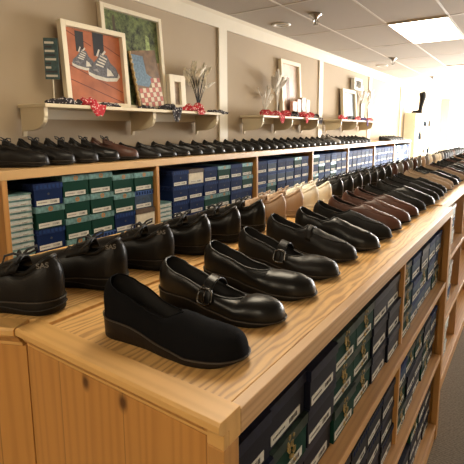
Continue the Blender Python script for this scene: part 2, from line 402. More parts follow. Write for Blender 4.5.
for y in (2.20, 3.55, 4.83, 6.05, 7.3, 8.55):
    bm = bmesh.new(); box(bm, XW+.03, XC-.004, y, y+.025, .1, CT-.0505); obj('divider', bm, M['frame'], t)
bm = bmesh.new(); box(bm, XW+.022, XW+.029, 1.141, 9.81, .1, CT-.0505); obj('back_panel', bm, M['dark_in'], t)
bm = bmesh.new(); box(bm, XW+.05, XC-.03, 1.141, 9.81, 0, .0995); obj('plinth', bm, M['frame'], t)

# ------------------------------------------------------------------ shoe boxes
def make_box(w, h, d, body, lid, style, name='shoe_box'):
    t = root(name, 'x', 'shoe box'); t['group'] = 'x'
    lh = h*.27; e = .0015
    bm = bmesh.new(); box(bm, -d+.003, -.003, -w/2+.003, w/2-.003, 0, h-.004); obj('body', bm, body, t)
    bm = bmesh.new(); box(bm, -d, 0, -w/2, w/2, h-lh, h-.001)
    if style == 'emblem':                       # printed crest in the middle of the lid end
        for k in range(9):
            a = k*2*PI/9; r_ = lh*.28
            cy, cz = math.cos(a)*r_, h-lh*.5+math.sin(a)*r_
            tube(bm, [(-.0005, cy, cz), (.0008, cy, cz)], lh*.16, 6, mi=1)
    if style == 'leaf':                         # gold sprig reaching over lid and body
        rr = random.Random(3)
        for k in range(16):
            cy = rr.uniform(-.016, .018); cz = h*.62+rr.uniform(-.5, .36)*h*.9
            tube(bm, [(-.001, cy, cz), (.0010, cy, cz)], rr.uniform(.003, .007), 5, mi=1)
    if style in ('dots', 'emblem'):
        for k in range(7):
            cy = -w*.42+k*w*.14
            if style == 'dots': box(bm, 0, .0007, cy, cy+w*.08, h-lh*.82, h-lh*.25, 1)
    bmat = {'emblem': M['orange'], 'leaf': M['gold'], 'dots': M['blue'] if lid is M['navy_lid'] else M['navy'], 'plain': M['ink']}[style]
    obj('lid', bm, [lid, bmat], t)
    bm = bmesh.new()
    if w > .16: lw0, lw1, lz0, lz1 = -w*.42, w*.36, h*.05, h*.26
    else: lw0, lw1, lz0, lz1 = -w*.44, w*.34, h*.08, h*.30
    box(bm, -.0032, -.0018, lw0, lw1, lz0, lz1)
    rr = random.Random(int(w*1000)); lw = lw1-lw0; lz = lz1-lz0
    for k in range(9):
        y0 = lw0+lw*(.06+.045*k); box(bm, -.0017, -.0012, y0, y0+lw*.022, lz0+lz*.42, lz0+lz*.62, 1)
    for k in range(8):
        y0 = lw0+lw*(.60+.038*k); box(bm, -.0017, -.0012, y0, y0+lw*rr.choice((.010, .016, .022)), lz0+lz*.25, lz0+lz*.75, 1)
    obj('label_sticker', bm, [M['label'], M['ink']], t)
    if style in ('dots', 'leaf'):
        bm = bmesh.new(); tube(bm, [(-.0031, 0, h*.52), (-.0022, 0, h*.52)], h*.055, 10); obj('finger_hole', bm, M['ink'], t)
    return t
protos = []
def P(*a, **k):
    p = make_box(*a, **k); protos.append(p); return p
IW, IH = .1465, .090
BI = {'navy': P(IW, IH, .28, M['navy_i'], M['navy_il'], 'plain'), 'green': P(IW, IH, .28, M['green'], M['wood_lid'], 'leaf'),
      'black': P(IW, IH, .28, M['black_card'], M['black_card'], 'dots'), 'grey': P(IW, IH, .28, M['greyw'], M['greyw'], 'plain'),
      'slate': P(IW, IH, .28, M['slate'], M['navy_lid'], 'plain'), 'white': P(IW, IH, .28, M['pale'], M['whitep'], 'plain')}
CW, CH = .176, .128
BC = {'navy': P(CW, CH, .30, M['navy'], M['navy_lid'], 'dots'), 'blue': P(CW, CH, .30, M['blue'], M['blue_lid'], 'dots'),
      'green': P(CW, CH, .30, M['green'], M['foil'], 'emblem'), 'cream': P(CW, CH, .30, M['cream_card'], M['brown_lid'], 'plain'),
      'pale': P(CW, CH, .30, M['pale'], M['foil'], 'plain'), 'slate': P(CW, CH, .30, M['slate'], M['blue_lid'], 'dots')}
slim = P(.130, .033, .28, M['pale'], M['foil'], 'plain', name='slim_carton')
used = set()
WORD = {'navy': 'navy blue', 'green': 'dark green', 'black': 'black', 'grey': 'grey-white', 'slate': 'slate blue', 'white': 'pale', 'blue': 'blue', 'cream': 'cream and brown', 'pale': 'haze-pale teal'}
ORD = ['first', 'second', 'third', 'fourth', 'fifth', 'sixth', 'seventh', 'eighth', 'ninth', 'tenth', 'eleventh', 'twelfth', 'thirteenth', 'fourteenth', 'fifteenth', 'sixteenth', 'seventeenth', 'eighteenth', 'nineteenth', 'twentieth']
for i_ in range(1, 10): ORD.append('twenty-'+ORD[i_-1])
ORD.append('thirtieth')
for i_ in range(1, 10): ORD.append('thirty-'+ORD[i_-1])
ORD.append('fortieth')
for i_ in range(1, 10): ORD.append('forty-'+ORD[i_-1])
def put(proto, loc, label, group, rz=0., cat=None):
    if proto.name not in used: c = proto; used.add(proto.name)
    else: c = copy_tree(proto)
    c.location = loc; c.rotation_euler = (0, 0, rz); c['label'] = label; c['group'] = group
    if cat: c['category'] = cat
    return c
rnd = random.Random(11)
SH = {0: ('upper', .885), 1: ('middle', .49), 2: ('bottom', .09)}
ROW = ['bottom', 'middle', 'top']
def island_boxes(xf, cols, bay, pick, skip):
    for s, (sn, z0) in SH.items():
        for ci, yc in enumerate(cols):
            for r_ in range(3):
                if skip(s, ci, r_): continue
                kind = pick(s, ci, r_)
                jx = rnd.uniform(-.012, .0); jr = rnd.uniform(-.003, .003)
                put(BI[kind], (xf+jx, yc, z0+r_*IH+.0005), '%s shoe box, %s row, %s column of %s, %s shelf' % (WORD[kind], ROW[r_], ORD[ci], bay, sn),
                    'shoe boxes in the island shelves', jr)
def pick1(s, c, r_):
    if s == 0:
        if c in (3, 4): return 'green'
        if c == 1 and r_ == 1: return 'green'
        if c == 2 and r_ == 1: return 'green' if False else 'navy'
        return 'navy'
    if s == 1: return 'black' if rnd.random() < .6 else 'navy'
    return 'green' if (c == 4 and r_ > 0) else 'black'
cols1 = [.524+.148*i for i in range(7)]
island_boxes(-.342, cols1, 'the nearest bay', pick1, lambda s, c, r_: False)
cols2 = [1.588+.149*i for i in range(5)]
def pick2(s, c, r_):
    if s == 0: return 'green' if (c == 0 and r_ > 0) else rnd.choice(['slate', 'navy', 'slate', 'green'])
    if s == 1: return rnd.choice(['slate', 'navy', 'black', 'green'])
    return rnd.choice(['black', 'green', 'navy'])
island_boxes(-.342, cols2, 'the second bay', pick2, lambda s, c, r_: (s == 2 and r_ == 2 and c in (0, 1)))
cols3 = [2.48+.149*i for i in range(5)]
island_boxes(-.398, cols3, 'the second unit', lambda s, c, r_: rnd.choice(['grey', 'grey', 'white', 'slate']), lambda s, c, r_: False)

# wall shelving boxes; rows counted from the bottom
def cbox(kind, yc, z, col, row, bay):
    b_ = put(BC[kind], (XC-.012+rnd.uniform(-.008, .004), yc, z), '%s shoe box, %s row up, %s column of %s wall bay' % (WORD[kind], ORD[row], ORD[col], bay),
        'shoe boxes in the wall shelving', rnd.uniform(-.006, .006))
    if bay != 'the nearest': b_.scale = (1, 1.035, .93)
Z0 = .7355
for k in range(17):
    put(slim, (XC-.03, 1.214, Z0+.0335*k), 'slim pale shoe carton, %s from the bottom of the nearest wall-bay stack' % ORD[k], 'slim cartons in the wall shelving')
pat = [['navy', 'navy', 'navy', 'green', 'blue'],
       ['green', 'green', 'green', 'green', 'green'],
       ['green', 'slate', 'green', 'green', 'green'],
       ['navy', 'green', 'navy', 'green', 'green'],
       ['green', 'navy', 'cream', 'slate', 'green']]
for ci, yc in enumerate([1.373, 1.552, 1.731, 1.910, 2.089]):
    col = pat[ci]
    for r_ in range(5):
        kd = col[r_]
        if ci == 0 and r_ == 4: kd = 'navy'
        if ci in (0, 3, 4) and r_ == 0: continue
        zz = Z0+.1285*r_-(.030 if ci == 0 else .026 if ci > 2 else 0)
        cbox(kd, yc, zz, ci, r_, 'the nearest')
    if ci in (0, 3, 4):
        for q in range(3): put(slim, (XC-.03, yc, Z0+(.0322 if ci == 0 else .0335)*q), 'slim pale carton under the %s column of the nearest wall bay, %s up' % (ORD[ci], ORD[q]), 'slim cartons in the wall shelving').scale = (1, 1, .98 if ci == 0 else 1.)
for k in range(11):
    put(slim, (XC-.02, 2.30, Z0+.0335*k), 'slim pale shoe carton, %s from the bottom of the second wall-bay stack' % ORD[k], 'slim cartons in the wall shelving')
pat = ['nnnnn', 'bnbnc', 'nngbn', 'bbgng', 'nnbnb', 'ngngg', 'bnnbn']
KM = {'n': 'navy', 'b': 'navy', 'g': 'green', 'c': 'cream', 'p': 'pale', 's': 'slate', 'B': 'blue'}
for ci, st in enumerate(pat[:6]):
    for r_ in range(1, 5):
        cbox(KM[st[r_]], 2.464+.1885*ci, Z0+.1195*(r_ if True else 0), ci, r_, 'the second')
for ci in range(6): cbox('navy', 2.464+.1885*ci, Z0, ci, 0, 'the second')
def bay(y0, n, rows, name, choices, pitch=.19):
    for ci in range(n):
        top = rows
        for r_ in range(5-rows, 5):
            cbox(rnd.choice(choices), y0+pitch*ci, Z0+.1195*r_, ci, r_, name)
bay(3.575+.10, 6, 3, 'the third', ['navy', 'navy', 'green', 'navy', 'slate'], .197)
bay(4.855+.10, 6, 3, 'the fourth', ['navy', 'blue', 'navy', 'green', 'slate'], .193)
bay(6.075+.10, 6, 3, 'the fifth', ['blue', 'navy', 'navy', 'slate'], .196)
bay(7.325+.10, 6, 3, 'the sixth', ['navy', 'blue', 'slate'], .196)
bay(8.575+.10, 6, 3, 'the farthest', ['blue', 'slate', 'pale'], .197)  # paler mix puts far-end haze into the card colours

# ------------------------------------------------------------------ shoes
# local frame: heel back at x = 0, toe at x = L, sole on z = 0, y across
W_KEYS = [(0, .031), (.12, .033), (.38, .031), (.58, .038), (.72, .0425), (.88, .040), (1, .036)]
def halfw(u, tp=.2, k=1.):
    w = interp(W_KEYS, u)*k
    if u < .14: w *= math.sqrt(max(0, 1-((.14-u)/.14)**2))
    if u > 1-tp: w *= max(0, 1-((u-1+tp)/tp)**2.6)**(1/2.1)
    return w
def cen(u): return .006*math.sin(PI*min(1, max(0, (u-.2)/.8)))*-1+.004*max(0, u-.7)/.3
def stations(n): return [(1-math.cos(PI*k/n))/2*.75+.25*k/n for k in range(n+1)]
def make_shoe(name, L=.285, base=((0, .03), (.5, .02), (1, .012)), top=((0, .06), (.3, .045), (.6, .045)), uv=.55, vamp=((.55, .05), (.8, .04), (.93, .032)),
              of=.74, heel=False, um=.2, tp=.2, upper='leather', sole='sole', rim=.0022, rimmat=None, strap=None, laces=False, seam=False, logo=False,
              widek=1., lining='lining', gore=False, bow=False, solek=1.06, tlen=1.0, weltmat='welt', lo=False, penny=False):
    t = root(name, 'x', 'shoe')
    NS, MV = (22, 7) if lo else (40, 11)
    us = stations(NS)
    B = lambda u: interp(base, u)
    def T(u): return interp(top, u)
    tv, vk = T(uv), [(uv, T(uv))]+[k_ for k_ in vamp if k_[0] > uv+.02]
    def Hh(u):
        h = interp(vk, u)
        if u > .88: h *= max(0, 1-((u-.88)/.12)**2.8)**.48
        return h
    def ofr(u):
        if u >= uv: return 0
        if u <= um: return of
        return of*math.sqrt(max(0, 1-((u-um)/(uv-um))**2.4))
    def wall(u, s, sh=1., dz=0., tmax=1., tmin=0., n=MV):
        w, b_ = halfw(u, tp, widek)*sh, B(u)
        h = (T(u) if u < uv else Hh(u)); o = ofr(u)*w; y0 = cen(u); out = []
        if u >= uv: p1z, p2 = .62, .60
        else: p1z, p2 = .62, .60+.38*ofr(u)/of
        P0 = (w, 0); P1 = (w*1.06, h*p1z); P2 = (o+(w-o)*(.66 if u >= uv else .66+.2*ofr(u)), h*(1.0 if u >= uv else .99-.14*ofr(u)/of)); P3 = (o, h)
        for j in range(n+1):
            q = tmin+(tmax-tmin)*j/n
            a0, a1, a2, a3 = (1-q)**3, 3*q*(1-q)**2, 3*q*q*(1-q), q**3
            hx_ = max(0, 1-u/.22)**1.5*(.015*q*q-.012*q*(1-q))*1.1
            out.append((u*L+hx_, y0+s*(a0*P0[0]+a1*P1[0]+a2*P2[0]+a3*P3[0]), b_+a0*P0[1]+a1*P1[1]+a2*P2[1]+a3*P3[1]+dz))
        return out
    bm = bmesh.new()
    for s in (1, -1): grid(bm, [wall(u, s) for u in us])
    bmesh.ops.remove_doubles(bm, verts=bm.verts, dist=.00012)
    up = obj('upper', bm, M[upper], t, smooth=True)
    # lining and footbed
    bm = bmesh.new()
    ul = [u for u in us if .004 < u < min(.97, uv+.16)]
    for s in (1, -1):
        grid(bm, [wall(u, s, sh=.955, dz=-.0012, tmin=.05) for u in ul])
    grid(bm, [[(u*L, cen(u)+q*halfw(u, tp, widek)*.95, B(u)+.003+.004*q*q) for q in (-1, -.5, 0, .5, 1)] for u in ul])
    obj('lining', bm, M[lining], t, smooth=True, recalc=False)
    # collar edge
    uo = [u for u in us if .002 < u < uv]+[uv]
    loop = []
    for u in uo:
        w = halfw(u, tp, widek); loop.append((u*L+max(0, 1-u/.22)**1.5*.0165, cen(u)+ofr(u)*w, B(u)+T(u)))
    loop2 = [(x, 2*cen(u_)-y, z) for (x, y, z), u_ in zip(loop[:-1], uo)][::-1]
    full = loop+loop2
    bm = bmesh.new(); tube(bm, full, rim, 5 if lo else 8, closed=True); obj('collar', bm, M[rimmat or upper], t, smooth=True)
    # outsole
    def ring(off, zf):
        pts = []
        for u in us:
            w = halfw(u, tp*.98, widek)*solek+off
            x = (u-.5)*L*(1+2*off/L*1.0)*1.012+.5*L
            pts.append((x, cen(u), w if .001 < u < .999 else max(0, off*0), u, zf(u)))
        return [(x, c_+w, z) for x, c_, w, u, z in pts] + [(x, c_-w, z) for x, c_, w, u, z in pts[::-1]]
    def g(u):
        z = .0
        if u > .78: z += .010*((u-.78)/.22)**2
        if heel:
            if .30 < u < .62: z += B(u)*.55*math.sin(PI*min(1, (u-.30)/.32))**.5 if u > .30 else 0
        if u < .04: z += .003*(1-u/.04)
        return z
    bm = bmesh.new()
    mid = lambda u: g(u)+(B(u)-g(u))*.5
    R_ = [ring(-.004, g), ring(-.0005, lambda u: g(u)+.003), ring(.0, mid), ring(.0004, lambda u: B(u)-.003), ring(-.0012, lambda u: B(u)+.0008)]
    V = grid(bm, R_, close=True); n = len(us)
    for r_ in (V[0], V[-1]):
        for i in range(n-1):
            try: bm.faces.new((r_[i], r_[i+1], r_[2*n-2-i], r_[2*n-1-i]))
            except ValueError: pass
    bmesh.ops.remove_doubles(bm, verts=bm.verts, dist=.0001)
    so = obj('sole', bm, M[sole], t, smooth=True)
    # welt line running round the shoe where upper meets sole
    if laces and not lo:
        bm = bmesh.new(); gl = ring(.0012, lambda u: g(u)+(B(u)-g(u))*.55-.004*math.sin(u*9)); tube(bm, gl[:n]+gl[n+1:-1], .0012, 5, closed=True); obj('sole_groove', bm, M[sole if sole != 'sole' else 'lining'], so, smooth=True)
    bm = bmesh.new(); wl = ring(.0006, lambda u: B(u)-.0002)
    tube(bm, wl[:n]+wl[n+1:-1], .0014 if not lo else .0018, 5, closed=True); obj('welt', bm, M[weltmat], t, smooth=True)
    if lo: return t
    if seam:                                     # moccasin seam over the vamp
        pts = []
        for i in range(17):
            a = -PI/2+PI*i/16; u = uv+.06+(.90-uv-.06)*math.cos(a); q = .30*math.copysign(abs(math.sin(a))**.8, math.sin(a))
            h_ = Hh(u); w = halfw(u, tp, widek)
            tt = 1-abs(q)*1.2; a0, a1, a2 = (1-tt)**3, 3*tt*(1-tt)**2, 3*tt*tt*(1-tt)
            y = a0*w+a1*w*1.06+a2*.66*w; z = a1*h_*.62+a2*h_+tt**3*h_
            pts.append((u*L, cen(u)+math.copysign(y, q) if abs(q) > 1e-6 else cen(u), B(u)+z+.0003))
        bm = bmesh.new(); tube(bm, pts, .0013, 5); obj('vamp_seam', bm, M[upper], t, smooth=True)
    if gore:
        for s in (1, -1):
            bm = bmesh.new()
            grid(bm, [wall(uv-.16+.02*k, s, sh=1.012, tmin=.55-.035*k if k < 5 else .40+.03*(k-4), tmax=1., dz=.0004, n=6) for k in range(9)])
            obj('elastic_gore', bm, M['suede_black'], t, smooth=True)
    if strap:
        us_, wd = strap
        rows = []
        for k in range(-2, 3):
            u = us_+wd*k/4/L; w = halfw(u, tp, widek)*1.03; h = T(u); c_ = cen(u); o = ofr(u)*w; row = []
            prof = [(w*1.03, .010), (w*1.06, h*.55), (o*1.08+.002, h+.006), (o*.6, h+.020), (0, h+.024)]
            full_ = prof+[(-y, z) for y, z in prof[-2::-1]]
            for y, z in full_: row.append((u*L+.006*0, c_+y, B(u)+z))
            rows.append(row)
        bm = bmesh.new(); grid(bm, rows)
        so = obj('strap', bm, M[upper], t, smooth=True, recalc=True)
        md = so.modifiers.new('sub', 'SUBSURF'); md.levels = md.render_levels = 1
        md = so.modifiers.new('thick', 'SOLIDIFY'); md.thickness = .0028; md.offset = 0
        # buckle on the outer side
        w = halfw(us_, tp, widek); h = T(us_); c_ = cen(us_); o = ofr(us_)*w
        p1 = Vector((us_*L, c_-w*1.07-.002, B(us_)+h*.45)); p2 = Vector((us_*L, c_-o*1.1-.003, B(us_)+h+.004))
        mid_ = (p1+p2)/2; d = (p2-p1).normalized(); ex = Vector((1, 0, 0)); nrm = ex.cross(d); nrm = nrm if nrm.y < 0 else -nrm
        mid_ += nrm*.004
        pts = []
        for i in range(20):
            a = 2*PI*i/20; ca, sa = math.cos(a), math.sin(a)
            pts.append(mid_+ex*.0155*math.copysign(abs(ca)**.6, ca)+d*.0155*math.copysign(abs(sa)**.6, sa))
        bm = bmesh.new(); tube(bm, pts, .0026, 6, closed=True); tube(bm, [mid_-d*.014, mid_+d*.001+nrm*.002, mid_+d*.015], .0012, 5)
        obj('buckle', bm, M['brass'], so, smooth=True)
    if penny:
        u0 = uv+.045; rows = []
        for k in range(4):
            u = u0+.022*(k-1.5)
            a_ = wall(u, 1, sh=1.03, dz=.0022, tmin=.3, n=6); b2 = wall(u, -1, sh=1.03, dz=.0022, tmin=.3, n=6)
            rows.append(a_[:-1]+b2[::-1])
        bm = bmesh.new(); grid(bm, rows); q = obj('saddle_strap', bm, M[upper], t, smooth=True)
        md = q.modifiers.new('thick', 'SOLIDIFY'); md.thickness = .002
    if laces:
        # tongue
        u0, u1 = uv-.12, uv+.12; rows = []
        for k in range(9):
            f = k/8; u = u0+(u1-u0)*f
            zc = B(uv)+tv+.024*(1-f)**1.1+(-.003 if f > .8 else .001); hw = .017+.004*(1-f)
            rows.append([(u*L, cen(u)+hw*q, zc-.010*q*q) for q in (-1, -.6, -.2, .2, .6, 1)])
        bm = bmesh.new(); grid(bm, rows); tg = obj('tongue', bm, M[upper], t, smooth=True)
        md = tg.modifiers.new('thick', 'SOLIDIFY'); md.thickness = .005
        # eyestays and laces
        for s in (1, -1):
            rows = []
            for k in range(9):
                f = k/8; u = uv-.12+.27*f
                zc = B(uv)+tv+.012*(1-f)-.012*f
                o1 = .009+.002*(1-f); o2 = .027
                rows.append([(u*L, cen(u)+s*(o1+(o2-o1)*q), zc+.004-.017*q*q-.002*q) for q in (0, .33, .66, 1)])
            bm = bmesh.new(); grid(bm, rows); q_ = obj('eyestay', bm, M[upper], t, smooth=True)
            md = q_.modifiers.new('thick', 'SOLIDIFY'); md.thickness = .003; md.offset = 0
        bm = bmesh.new()
        for k in range(4):
            f = .12+.24*k; u = uv-.12+.27*f; z = B(uv)+tv+.012*(1-f)-.012*f+.0065
            tube(bm, [(u*L, cen(u)-.018, z-.005), (u*L+.003, cen(u), z+.002), (u*L, cen(u)+.018, z-.005)], .0019, 5)
        uk = uv-.10; kn = Vector((uk*L, cen(uk), B(uv)+tv+.022))
        def bowl(pts): tube(bm, [kn+Vector(p) for p in pts], .0027, 5)
        bowl([(0, 0, 0), (-.006, -.012, .010), (-.016, -.028, .014), (-.012, -.036, .004), (0, -.026, -.002), (.003, -.010, 0), (0, 0, 0)])
        bowl([(0, 0, 0), (.008, .012, .008), (.018, .026, .006), (.016, .036, -.006), (.006, .026, -.006), (0, .010, -.002), (0, 0, 0)])
        bowl([(0, 0, 0), (.014, -.014, .006), (.030, -.030, -.006), (.036, -.040, -.020)])
        bowl([(0, 0, 0), (-.008, .016, .006), (-.004, .034, -.006), (.006, .044, -.020)])
        tube(bm, [kn+Vector((-.004, -.004, 0)), kn+Vector((.004, .004, .001))], .0045, 6)
        obj('lace', bm, M['lace'] if lining == 'lining' else M[upper], t, smooth=True)
        # quarter overlay line
    if logo:
        cu = bpy.data.curves.new('heel_logo', 'FONT'); cu.body = 'SAS'; cu.size = .0145; cu.align_x = 'CENTER'; cu.align_y = 'CENTER'; cu.extrude = .0004; cu.offset = .0003
        cu.materials.append(M['thread'])
        tmp = bpy.data.objects.new('tmp', cu); me_ = bpy.data.meshes.new_from_object(tmp); me_.name = 'heel_logo'; bpy.data.objects.remove(tmp)
        o = bpy.data.objects.new('heel_logo', me_); C.objects.link(o); o.parent = t
        uu = .035; w = halfw(uu, tp, widek)
        uu = .05; w = halfw(uu, tp, widek); o.location = (uu*L+.0085, cen(uu)+w*.90+.0042, B(uu)+T(uu)-.008)
        o.rotation_euler = (math.radians(78), 0, math.radians(180+38))
        bm = bmesh.new()
        rows = []
        for a in range(-5, 6):
            rows.append([])
        # heel tab panel
        tabs = []
        for s in (1, -1):
            grid(bm, [wall(u, s, sh=1.015, dz=.0006, tmin=.30, n=5) for u in (.0015, .008, .02, .035, .055)])
        obj('heel_tab', bm, M['leather_soft'], t, smooth=True)
    return t
WEDGE = ((0, .043), (.25, .037), (.5, .022), (.72, .014), (1, .015))
LOWH = ((0, .036), (.30, .030), (.5, .020), (.72, .013), (1, .012))
FLAT = ((0, .030), (.3, .027), (.6, .022), (1, .020))
S = {}
S['wedge'] = make_shoe('slip_on_shoe', base=WEDGE, top=((0, .070), (.03, .066), (.09, .060), (.2, .053), (.40, .041), (.52, .042), (.60, .053)), uv=.59, um=.25, of=.82,
                       vamp=((.64, .053), (.74, .048), (.85, .043), (.93, .040)), upper='fabric', sole='sole_br', rim=.0012, tp=.22)
S['mary'] = make_shoe('mary_jane_shoe', base=LOWH, top=((0, .063), (.03, .059), (.09, .053), (.2, .044), (.42, .033), (.6, .028), (.73, .031)), uv=.72, um=.28, of=.84,
                      vamp=((.76, .038), (.85, .038), (.93, .034)), upper='leather', sole='sole', strap=(.48, .021), heel=False, tp=.22)
S['pump'] = make_shoe('low_cut_slip_on_shoe', base=LOWH, top=((0, .064), (.03, .060), (.09, .054), (.22, .046), (.42, .036), (.58, .036), (.64, .039)), uv=.63, um=.25, of=.8,
                      vamp=((.72, .042), (.85, .040), (.93, .034)), upper='leather', sole='sole', gore=True, tp=.22)
S['mary2'] = make_shoe('mary_jane_shoe', base=LOWH, top=((0, .066), (.03, .063), (.09, .057), (.2, .049), (.42, .038), (.6, .032), (.68, .035)), uv=.67, um=.28, of=.8,
                       vamp=((.76, .040), (.85, .038), (.93, .033)), upper='leather_soft', sole='sole', strap=(.50, .023), tp=.24)
LOAF = dict(base=((0, .028), (.3, .024), (.5, .016), (.75, .012), (1, .012)), top=((0, .070), (.03, .067), (.09, .060), (.2, .053), (.38, .047), (.46, .056), (.5, .066)), uv=.49, um=.2, of=.78,
            vamp=((.58, .060), (.72, .049), (.85, .039), (.93, .031)), tp=.24, seam=True)
S['loafer'] = make_shoe('loafer', upper='leather_soft', penny=True, **LOAF)
S['loafer2'] = make_shoe('loafer', upper='leather', **LOAF)
S['loafer_br'] = make_shoe('loafer', upper='brown', sole='sole', weltmat='sole_br', **LOAF)
S['loafer_nb'] = make_shoe('loafer', upper='suede_black', **LOAF)
S['loafer_tan'] = make_shoe('loafer', upper='tan', sole='sole_tan', lining='lining_tan', weltmat='sole_tan', **LOAF)
S['loafer_taupe'] = make_shoe('loafer', upper='taupe', sole='sole_br', lining='lining_tan', weltmat='sole_br', **LOAF)
LACE = dict(base=FLAT, top=((0, .084), (.04, .081), (.12, .069), (.24, .054), (.32, .052), (.40, .064)), uv=.40, um=.16, of=.60,
            vamp=((.52, .063), (.66, .055), (.82, .044), (.93, .037)), laces=True, rim=.0052, solek=1.09, tp=.26, widek=1.04)
S['lace'] = make_shoe('lace_up_shoe', upper='leather_soft', logo=True, **LACE)
S['lace_tan'] = make_shoe('lace_up_shoe', upper='tan', sole='sole_tan', lining='lining_tan', weltmat='sole_tan', **LACE)
S['lace_cream'] = make_shoe('lace_up_shoe', upper='cream_l', sole='cream_l', lining='lining_tan', weltmat='cream_l', **LACE)
S['lace_gl'] = make_shoe('lace_up_shoe', upper='leather', **LACE)
S['lace_br'] = make_shoe('lace_up_shoe', upper='brown', sole='sole', **LACE)
S['lace_grey'] = make_shoe('lace_up_shoe', upper='grey_l', sole='sole', **LACE)
D = math.radians
KL = {'wedge': 'black stretch-fabric wedge slip-on shoe', 'mary': 'black leather strap shoe with round buckle', 'mary2': 'black grained strap shoe with buckle', 'pump': 'black low-cut leather slip-on shoe',
      'loafer': 'black grained loafer', 'loafer2': 'black shiny loafer', 'loafer_br': 'dark brown leather loafer', 'loafer_nb': 'matte black leather loafer', 'loafer_tan': 'tan leather slip-on',
      'loafer_taupe': 'taupe suede slip-on', 'lace': 'black leather lace-up shoe', 'lace_tan': 'tan leather lace-up shoe', 'lace_cream': 'cream leather lace-up shoe', 'lace_gl': 'shiny black lace-up shoe',
      'lace_br': 'brown lace-up shoe', 'lace_grey': 'grey lace-up shoe'}
def shoe(kind, toe, deg, label, group, z, L=.285, scale=1., cat='shoe'):
    x = toe[0]-math.cos(D(deg))*L*scale; y = toe[1]-math.sin(D(deg))*L*scale
    o = put(S[kind], (x, y, z), label, group, D(deg)); o.scale = (scale,)*3
    return o
ISL = IT-.0055
# aisle-side row, heels inwards, toes to the aisle edge
row = ['wedge', 'mary', 'pump', 'mary2', 'loafer', 'loafer2', 'loafer_nb', 'loafer_br', 'loafer_br', 'loafer_br', 'loafer_nb', 'loafer2', 'loafer_nb', 'loafer_nb', 'loafer_nb',
       'loafer_taupe', 'loafer_taupe', 'loafer2', 'loafer_nb', 'loafer_taupe', 'loafer_br', 'loafer_nb', 'loafer2', 'loafer2', 'loafer_nb', 'loafer_br', 'loafer_nb', 'loafer2', 'loafer_taupe',
       'loafer_nb', 'loafer2', 'loafer_nb', 'loafer_br', 'loafer2', 'loafer_nb']
tx = [-.370, -.388, -.392, -.398, -.408, -.388, -.392, -.398]
for i, kd in enumerate(row):
    y = .548+.1555*i+(.012 if i > 3 else .005 if i else 0); x = tx[i] if i < len(tx) else -.40+rnd.uniform(-.01, .01)
    if i > 11: x -= .006
    shoe(kd, (x, y), (7.5, 6.5, 6, 5, 3, 1, 0)[min(i, 6)]+rnd.uniform(-1.5, 1.5)*(i > 2), '%s, %s from the near end of the aisle-side row' % (KL[kd], ORD[i]), 'aisle-side row of shoes on the island', ISL if y < 2.2 else IT+.0,
         scale=(1.045, 1.05)[i] if i < 2 else 1.04).scale.z = (1.0, 1.03, 1.04, 1.06)[i] if i < 4 else 1.2
# rear row, heels towards the camera
row = ['lace', 'lace', 'lace', 'lace_gl', 'lace_gl', 'lace_gl', 'lace_tan', 'lace_tan', 'lace_cream', 'lace_cream', 'lace_gl', 'lace_gl', 'lace_gl', 'lace', 'lace', 'lace_gl', 'lace_gl',
       'lace_br', 'lace_grey', 'lace_br', 'lace_grey', 'lace_br', 'lace_grey', 'lace_tan', 'lace_grey', 'lace_cream', 'lace_grey', 'lace_cream', 'lace_cream', 'lace_grey', 'lace_gl', 'lace_gl',
       'lace_gl', 'lace_gl', 'lace_br', 'lace_gl', 'lace_gl', 'lace_gl', 'lace_gl', 'lace_gl', 'lace_gl']
for i, kd in enumerate(row):
    y = .548+.169*i; x = -.812-.0042*min(i, 14)
    a = 180+(27, 25, 24, 23, 22, 21)[min(i, 5)]+rnd.uniform(-2, 2)*(i > 3)
    if i < 1: x = -.818
    hx, hy = x, y
    L = .285*1.04
    o = put(S[kd], (hx+.012, hy-.046, IT+.0005), '%s, %s from the near end of the rear row, heel outward' % (KL[kd], ORD[i]), 'rear row of shoes on the island', D(a)); o.scale = (1.04,)*3

# shoes on top of the wall shelving
row = ['lace', 'lace', 'lace', 'lace_gl', 'lace_br']+['loafer', 'loafer2']*18
y = 1.41
for i in range(36):
    kd = row[i] if i < 27 else rnd.choice(['lace_grey', 'loafer', 'loafer2'])
    if i == 5: y += .05
    shoe(kd, (-2.315, y), 42 if i < 5 else 46, '%s, %s from the near end of the wall shelving row' % (KL[kd], ORD[i]), 'row of shoes on the wall shelving', CT+.0003, scale=1.14 if i < 5 else 1.08).scale.z = 1.36 if i < 5 else 1.24
    y += .168 if i < 6 else (.158 if i < 20 else .17)
for j in range(6):
    i = 36+j; y = 8.55+.19*j
    shoe('loafer2', (-2.32, y), 46, 'black loafer, %s in the last small group at the far end of the wall shelving' % ORD[j], 'last group of shoes on the wall shelving', CT, scale=.98)

# ------------------------------------------------------------------ wall ledges
LZ = 1.80
def ledge(label, ya, yb, br):
    t = root('wall_ledge', label, 'wall shelf', (0, 0, 0)); t['group'] = 'cream ledges on the wall'
    bm = bmesh.new(); box(bm, XW+.001, -2.38, ya, yb, LZ-.022, LZ); obj('board', bm, M['cream'], t, bevel=.003)
    bm = bmesh.new(); box(bm, XW+.001, XW+.02, ya+.04, yb-.03, LZ-.085, LZ-.0225); obj('back_rail', bm, M['trimp'], t)
    for y in br:
        d = .275; zt, zb = LZ-.0225, LZ-.195
        pl = [(XW+.0205, zt), (XW+d, zt), (XW+d, zt-.05)]
        for k in range(9):
            a = k/8*PI/2; pl.append((XW+d-.006-.15*(1-math.cos(a)), zt-.06-.075*math.sin(a)))
        pl += [(XW+.042, zb+.032), (XW+.034, zb), (XW+.0205, zb)]
        bm = bmesh.new(); prism(bm, pl, 'y', y-.013, y+.013); obj('bracket', bm, M['cream'], t, bevel=.002)
    return t
